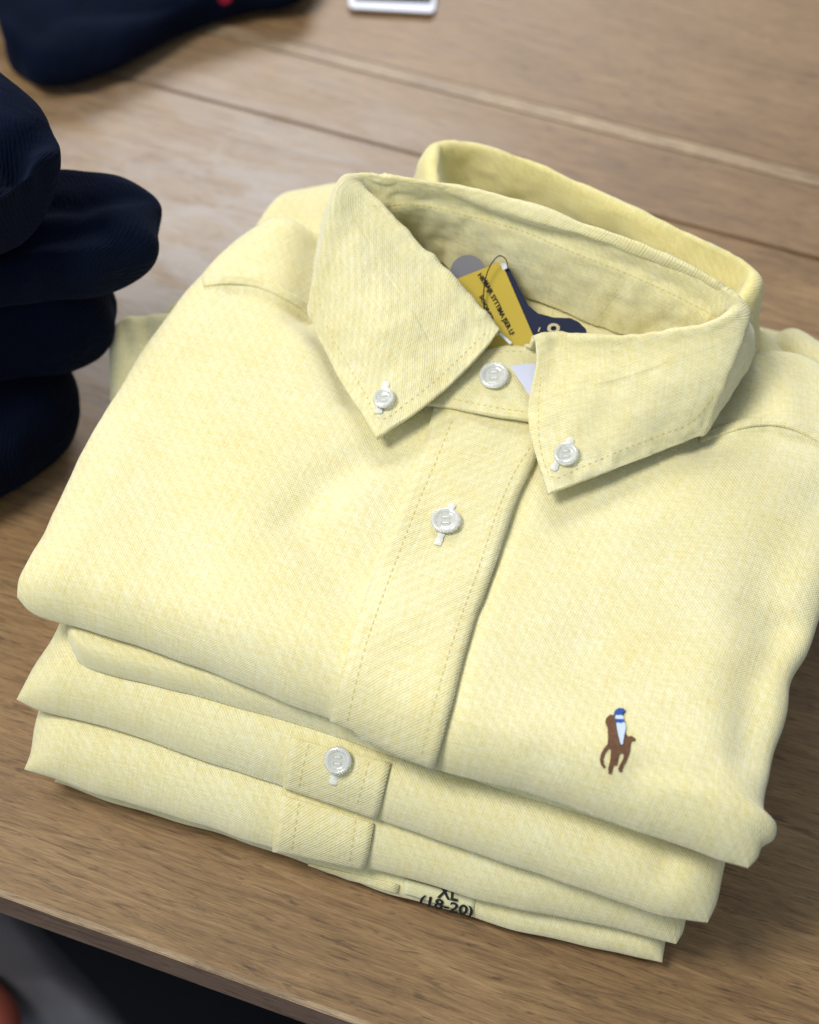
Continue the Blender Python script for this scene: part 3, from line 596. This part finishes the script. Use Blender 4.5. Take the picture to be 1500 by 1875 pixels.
# ---- embroidered horse and rider
zc = lambda l: [(1040+a/7.5, 1250+b_/7.5) for a, b_ in l]
em = polyplate('embroidered_emblem', [zc([(512, 545), (525, 495), (575, 452), (625, 455), (642, 500), (655, 560), (668, 640), (690, 740), (720, 850), (750, 860), (765, 730), (790, 705), (830, 750), (870, 738), (925, 775), (920, 803), (870, 812), (855, 850), (850, 920), (830, 1000), (790, 1090), (752, 1160), (735, 1228), (702, 1222), (690, 1180), (722, 1110), (765, 1030), (760, 960), (705, 985), (684, 1060), (672, 1130), (622, 1140), (600, 1245), (560, 1247), (553, 1180), (583, 1050), (590, 925), (560, 905), (512, 970), (485, 1050), (490, 1108), (518, 1150), (490, 1177), (455, 1130), (438, 1060), (453, 980), (498, 900), (543, 850), (550, 740), (543, 620), (528, 590)])], BRN, sA, tree=tA, th=.0004, off=.0001)
polyplate('cap', [zc([(628, 445), (648, 402), (700, 372), (768, 380), (788, 415), (752, 432), (735, 468), (690, 462), (645, 470)]), zc([(655, 525), (765, 525), (775, 560), (725, 578), (662, 572)])], BLU, em, tree=tA, th=.0010, off=.0001)
polyplate('rider', [zc([(648, 470), (738, 468), (765, 500), (762, 525), (655, 523)]), zc([(663, 572), (775, 562), (792, 640), (772, 720), (758, 800), (748, 862), (722, 855), (692, 745), (672, 650)])], LBL, em, tree=tA, th=.0009, off=.0001)

# ---- size sticker with print on the lowest shirt
stf = lambda px, py: hit(tE, px, py, .0003)
CLR = fabric('cloth under clear sticker', (.68, .64, .33), (.82, .82, .56), bump=.0001, rough=.3)
sk = strip('size_sticker', [((742, 1608), (872, 1645)), ((739, 1636), (866, 1674))], tE, sE, off=.0003, th=.0002, tuck=False, nr=10, ncol=16, mat=CLR)[0]
def onE(px, py): return hit(tE, px, py, .0010)
textpix('size_print', 'XL', (801, 1640), (38, 8), (3, -22), INK, sk, onE)
textpix('size_print', '(18-20)', (769, 1651), (97, 23), (3, -16), INK, sk, onE)

# ---- collar of the second shirt
ctr = P(1080, 500, .075)
def c2(ridge, outer, **k):
    c = colm(ridge, outer, **k); R_ = c[4]
    for i_ in (3, 5): c[i_] = R_+(c[i_]-R_)*(.55 if (c[i_]-R_).length < .006 else 1)
    return c
def low2(px, py): return (px, py, .072)
cols2 = [
 c2((812, 430, .1000), (735, 450, .072), low=low2(850, 480), seam=(830, 450, .088)),
 c2((800, 335, .1035), (742, 400, .073), mid=(764, 345, .090), shoulder=(783, 325, .1035), low=low2(860, 420), seam=(816, 365, .093)),
 c2((800, 276, .1055), (-.012, .004, -.030, 0), mid=(768, 310, .094), shoulder=(786, 275, .1050), low=low2(860, 400), seam=(812, 318, .095)),
 c2((815, 262, .1065), (-.006, .012, -.030, 0), low=low2(880, 390), seam=(832, 300, .096)),
 c2((850, 262, .1065), (.0, .016, -.030, 0), low=low2(900, 390), seam=(860, 302, .096)),
 c2((910, 275, .1065), (.0, .018, -.030, 0), low=low2(950, 400), seam=(915, 318, .096)),
 c2((1010, 314, .1060), (.0, .018, -.030, 0), low=low2(1040, 440), seam=(1010, 358, .0955)),
 c2((1150, 380, .1055), (.0, .018, -.030, 0), low=low2(1150, 500), seam=(1145, 425, .095)),
 c2((1280, 440, .1045), (.003, .016, -.030, 0), low=low2(1230, 560), seam=(1262, 488, .094)),
 c2((1355, 478, .1035), (.008, .012, -.028, 0), low=low2(1280, 600), seam=(1330, 520, .093)),
 c2((1378, 510, .1025), (1384, 632, .072), mid=(1390, 570, .088), shoulder=(1392, 518, .1015), low=low2(1290, 620), seam=(1350, 540, .092)),
 c2((1350, 565, .1000), (1362, 668, .072), low=low2(1290, 640), seam=(1330, 580, .090)),
]
sheet('collar', loft(cols2, 150, 80), .0014, YEL2, sC, disp=lambda u, v, p: .0012*nz(p, 60, 12.)+.0006*nz(p, 150, 2.), extra_uv=(.1, .8))

# ---- swing tag in the neck
tg = empty('hang_tag', P(900, 580, .095), 'mustard yellow swing tag with black print, tucked inside the top collar', 'tag')
Aq, Bq, Cq, Dq = P(826, 519, .1005), P(919, 481, .1025), P(990, 648, .0915), P(896, 684, .0895)
nT = (Bq-Aq).cross(Dq-Aq).normalized(); nT = nT if nT.z > 0 else -nT
def tagpt(px, py, off=0.):
    d = ray(px, py); t = (Aq-CAM).dot(nT)/d.dot(nT); return CAM+d*t+nT*off
def tagplate(name, poly, mat, z0, z1, parent=tg):
    a = [tagpt(x, y, z1) for x, y in poly]; b_ = [tagpt(x, y, z0) for x, y in poly]; n = len(a)
    return link(name, a+b_, [tuple(range(n)), tuple(reversed(range(n, 2*n)))]+[(i, n+i, n+(i+1) % n, (i+1) % n) for i in range(n)], mat, parent, smooth=False)
cardo = tagplate('card', [(826, 520), (829, 515), (912, 482), (919, 484), (990, 648), (896, 684)], TAGY, 0, .0006)
tagplate('backing_card', [(860, 510), (925, 487), (933, 490), (948, 520), (985, 590), (1003, 645), (910, 680)], NAVYL, -.0012, -.0005)
tagplate('grey_disc', [(858+33*math.cos(a), 496+33*math.sin(a)) for a in [2*math.pi*i/40 for i in range(40)]], GREY, -.0022, -.0016)
tf = lambda px, py: tagpt(px, py, .0009)
textpix('print', 'MAJR SYTTIMA JSER LF', (885, 520), (50, 98), (7, -6), INK, cardo, tf)
textpix('print', 'H8%', (874, 506), (12, 18), (7, -5), INK, cardo, tf)
textpix('print', 'SOONER', (877, 545), (22, 46), (6, -4), INK, cardo, tf)
tube('cord', [tagpt(930, 496, .0008), tagpt(925, 483, .003), tagpt(912, 480, .005), tagpt(898, 493, .005), tagpt(888, 515, .004), tagpt(884, 545, .003), tagpt(886, 575, .002), tagpt(895, 610, .0012)], .00022, CORD, tg, n=50)
tagplate('eyelet', [(916, 486), (924, 483), (930, 492), (921, 497)], WHITE, .0007, .0010)

# ------------------------------------------------------------ navy clothes at the left
NG = 'folded navy sweaters'
def navy(label, l, f, r_, bk, zt, zb, rad, seed, n=90, m=90, dents=()):
    z0 = min(zb); o = empty('folded_sweater', (-.35, .35, z0), label, 'sweater', NG)
    return o, slab('body', NAVY, o, l, f, r_, bk, zt, zb, rad, n=n, m=m, seed=seed, und=.009, wob=.006, k=2.0, dents=dents)
navy('lowest folded navy sweater of the left pile, lying on the wood', [(-300, 1010, .02), (-300, 700, .02)], [(-300, 1010, .02), (0, 880, .02), (110, 800, .02)],
     [(110, 800, .02), (143, 745, .02), (110, 670, .02), (60, 620, .02)], [(-300, 700, .02), (0, 640, .02), (60, 620, .02)], (.035,)*4, (.001,)*4, (.02,)*4, 80)
navy('folded navy sweater second from the bottom of the left pile', [(-300, 760, .058), (-300, 500, .058)], [(-300, 760, .058), (0, 655, .058), (150, 635, .058)],
     [(150, 635, .058), (205, 600, .058), (208, 550, .058), (160, 500, .058)], [(-300, 500, .058), (0, 480, .058), (160, 500, .058)], (.078,)*4, (.036,)*4, (.02,)*4, 83)
navy('folded navy sweater with a wide round fold jutting towards the yellow shirts', [(-300, 620, .100), (-300, 360, .100)], [(-300, 620, .1), (0, 520, .1), (200, 492, .1)],
     [(200, 492, .1), (272, 462, .1), (286, 415, .1), (262, 350, .1), (200, 325, .1)], [(-300, 360, .1), (0, 320, .1), (200, 325, .1)], (.112,)*4, (.080,)*4, (.020,)*4, 86, dents=[([(250, 470, .112), (180, 420, .112), (0, 440, .112)], .006, -.006), ([(255, 340, .112), (150, 380, .112), (0, 370, .112)], .005, -.004)])
navy('topmost folded navy sweater of the left pile', [(-300, 500, .145), (-300, 160, .145)], [(-300, 500, .145), (-50, 400, .145), (70, 325, .145)],
     [(70, 325, .145), (98, 288, .145), (88, 240, .145), (30, 160, .145)], [(-300, 160, .145), (-100, 90, .145), (30, 160, .145)], (.158,)*4, (.113,)*4, (.020,)*4, 89, dents=[([(100, 190, .158), (40, 230, .158), (-20, 330, .158)], .006, -.008), ([(60, 300, .158), (0, 250, .158)], .006, -.005)])
o, (ob, tN) = navy('flat navy sweater with a small red mark, alone at the back left', [(5, 70, .014), (-60, -120, .014), (-100, -350, .014)],
     [(5, 70, .014), (20, 118, .013), (90, 145, .013), (190, 118, .013), (300, 68, .013), (420, 18, .013), (560, -12, .013)], [(560, -12, .013), (640, -200, .014), (660, -330, .014)], [(-100, -350, .014), (300, -400, .014), (660, -330, .014)], (.028,)*4, (.001,)*4, (.016,)*4, 92)
polyplate('red_mark', [[(398, -14), (414, -16), (426, -10), (422, 3), (409, 8), (400, 2)]], RED, o, tree=tN, th=.0006)

# sign card at the top of the frame
sg = empty('sign_card', P(718, 10, .001), 'small white bordered black card lying on the wood at the top edge', 'card')
polyplate('card', [[(640, -60, .001), (805, -70, .001), (797, 20, .001), (790, 26, .001), (646, 18, .001), (640, 12, .001)]], WHITE, sg, th=.002)
polyplate('black_panel', [[(652, -50, .0032), (795, -60, .0032), (789, 4, .0032), (650, -1, .0032)]], INK, sg, th=.0005)

# grey thing with a red corner under the table
gb = empty('grey_bag', (-.2, .12, -.35), 'grey bag with an orange red corner, below the table edge at bottom left', 'bag')
GB = simple('grey bag cloth', (.13, .125, .145), .6, .4, .25, 12); OR = simple('orange red cloth', (.30, .07, .045), .7, .3)
_, tG = slab('body', GB, gb, [(-200, 1950, -.30), (-200, 1640, -.30)], [(-200, 1950, -.30), (0, 1950, -.30), (300, 1960, -.30)], [(300, 1960, -.30), (210, 1850, -.30), (60, 1680, -.30), (20, 1600, -.30)], [(-200, 1640, -.30), (-80, 1610, -.30), (20, 1600, -.30)], (-.26,)*4, (-.35,)*4, (.03,)*4, n=50, m=50, seed=95, und=.01)
slab('red_corner', OR, gb, [(-140, 1920, -.25), (-140, 1770, -.25)], [(-140, 1920, -.25), (0, 1920, -.25), (40, 1900, -.25)], [(40, 1900, -.25), (30, 1840, -.25), (-20, 1780, -.25)], [(-140, 1770, -.25), (-60, 1765, -.25), (-20, 1780, -.25)], (-.235,)*4, (-.265,)*4, (.01,)*4, n=30, m=30, seed=97)
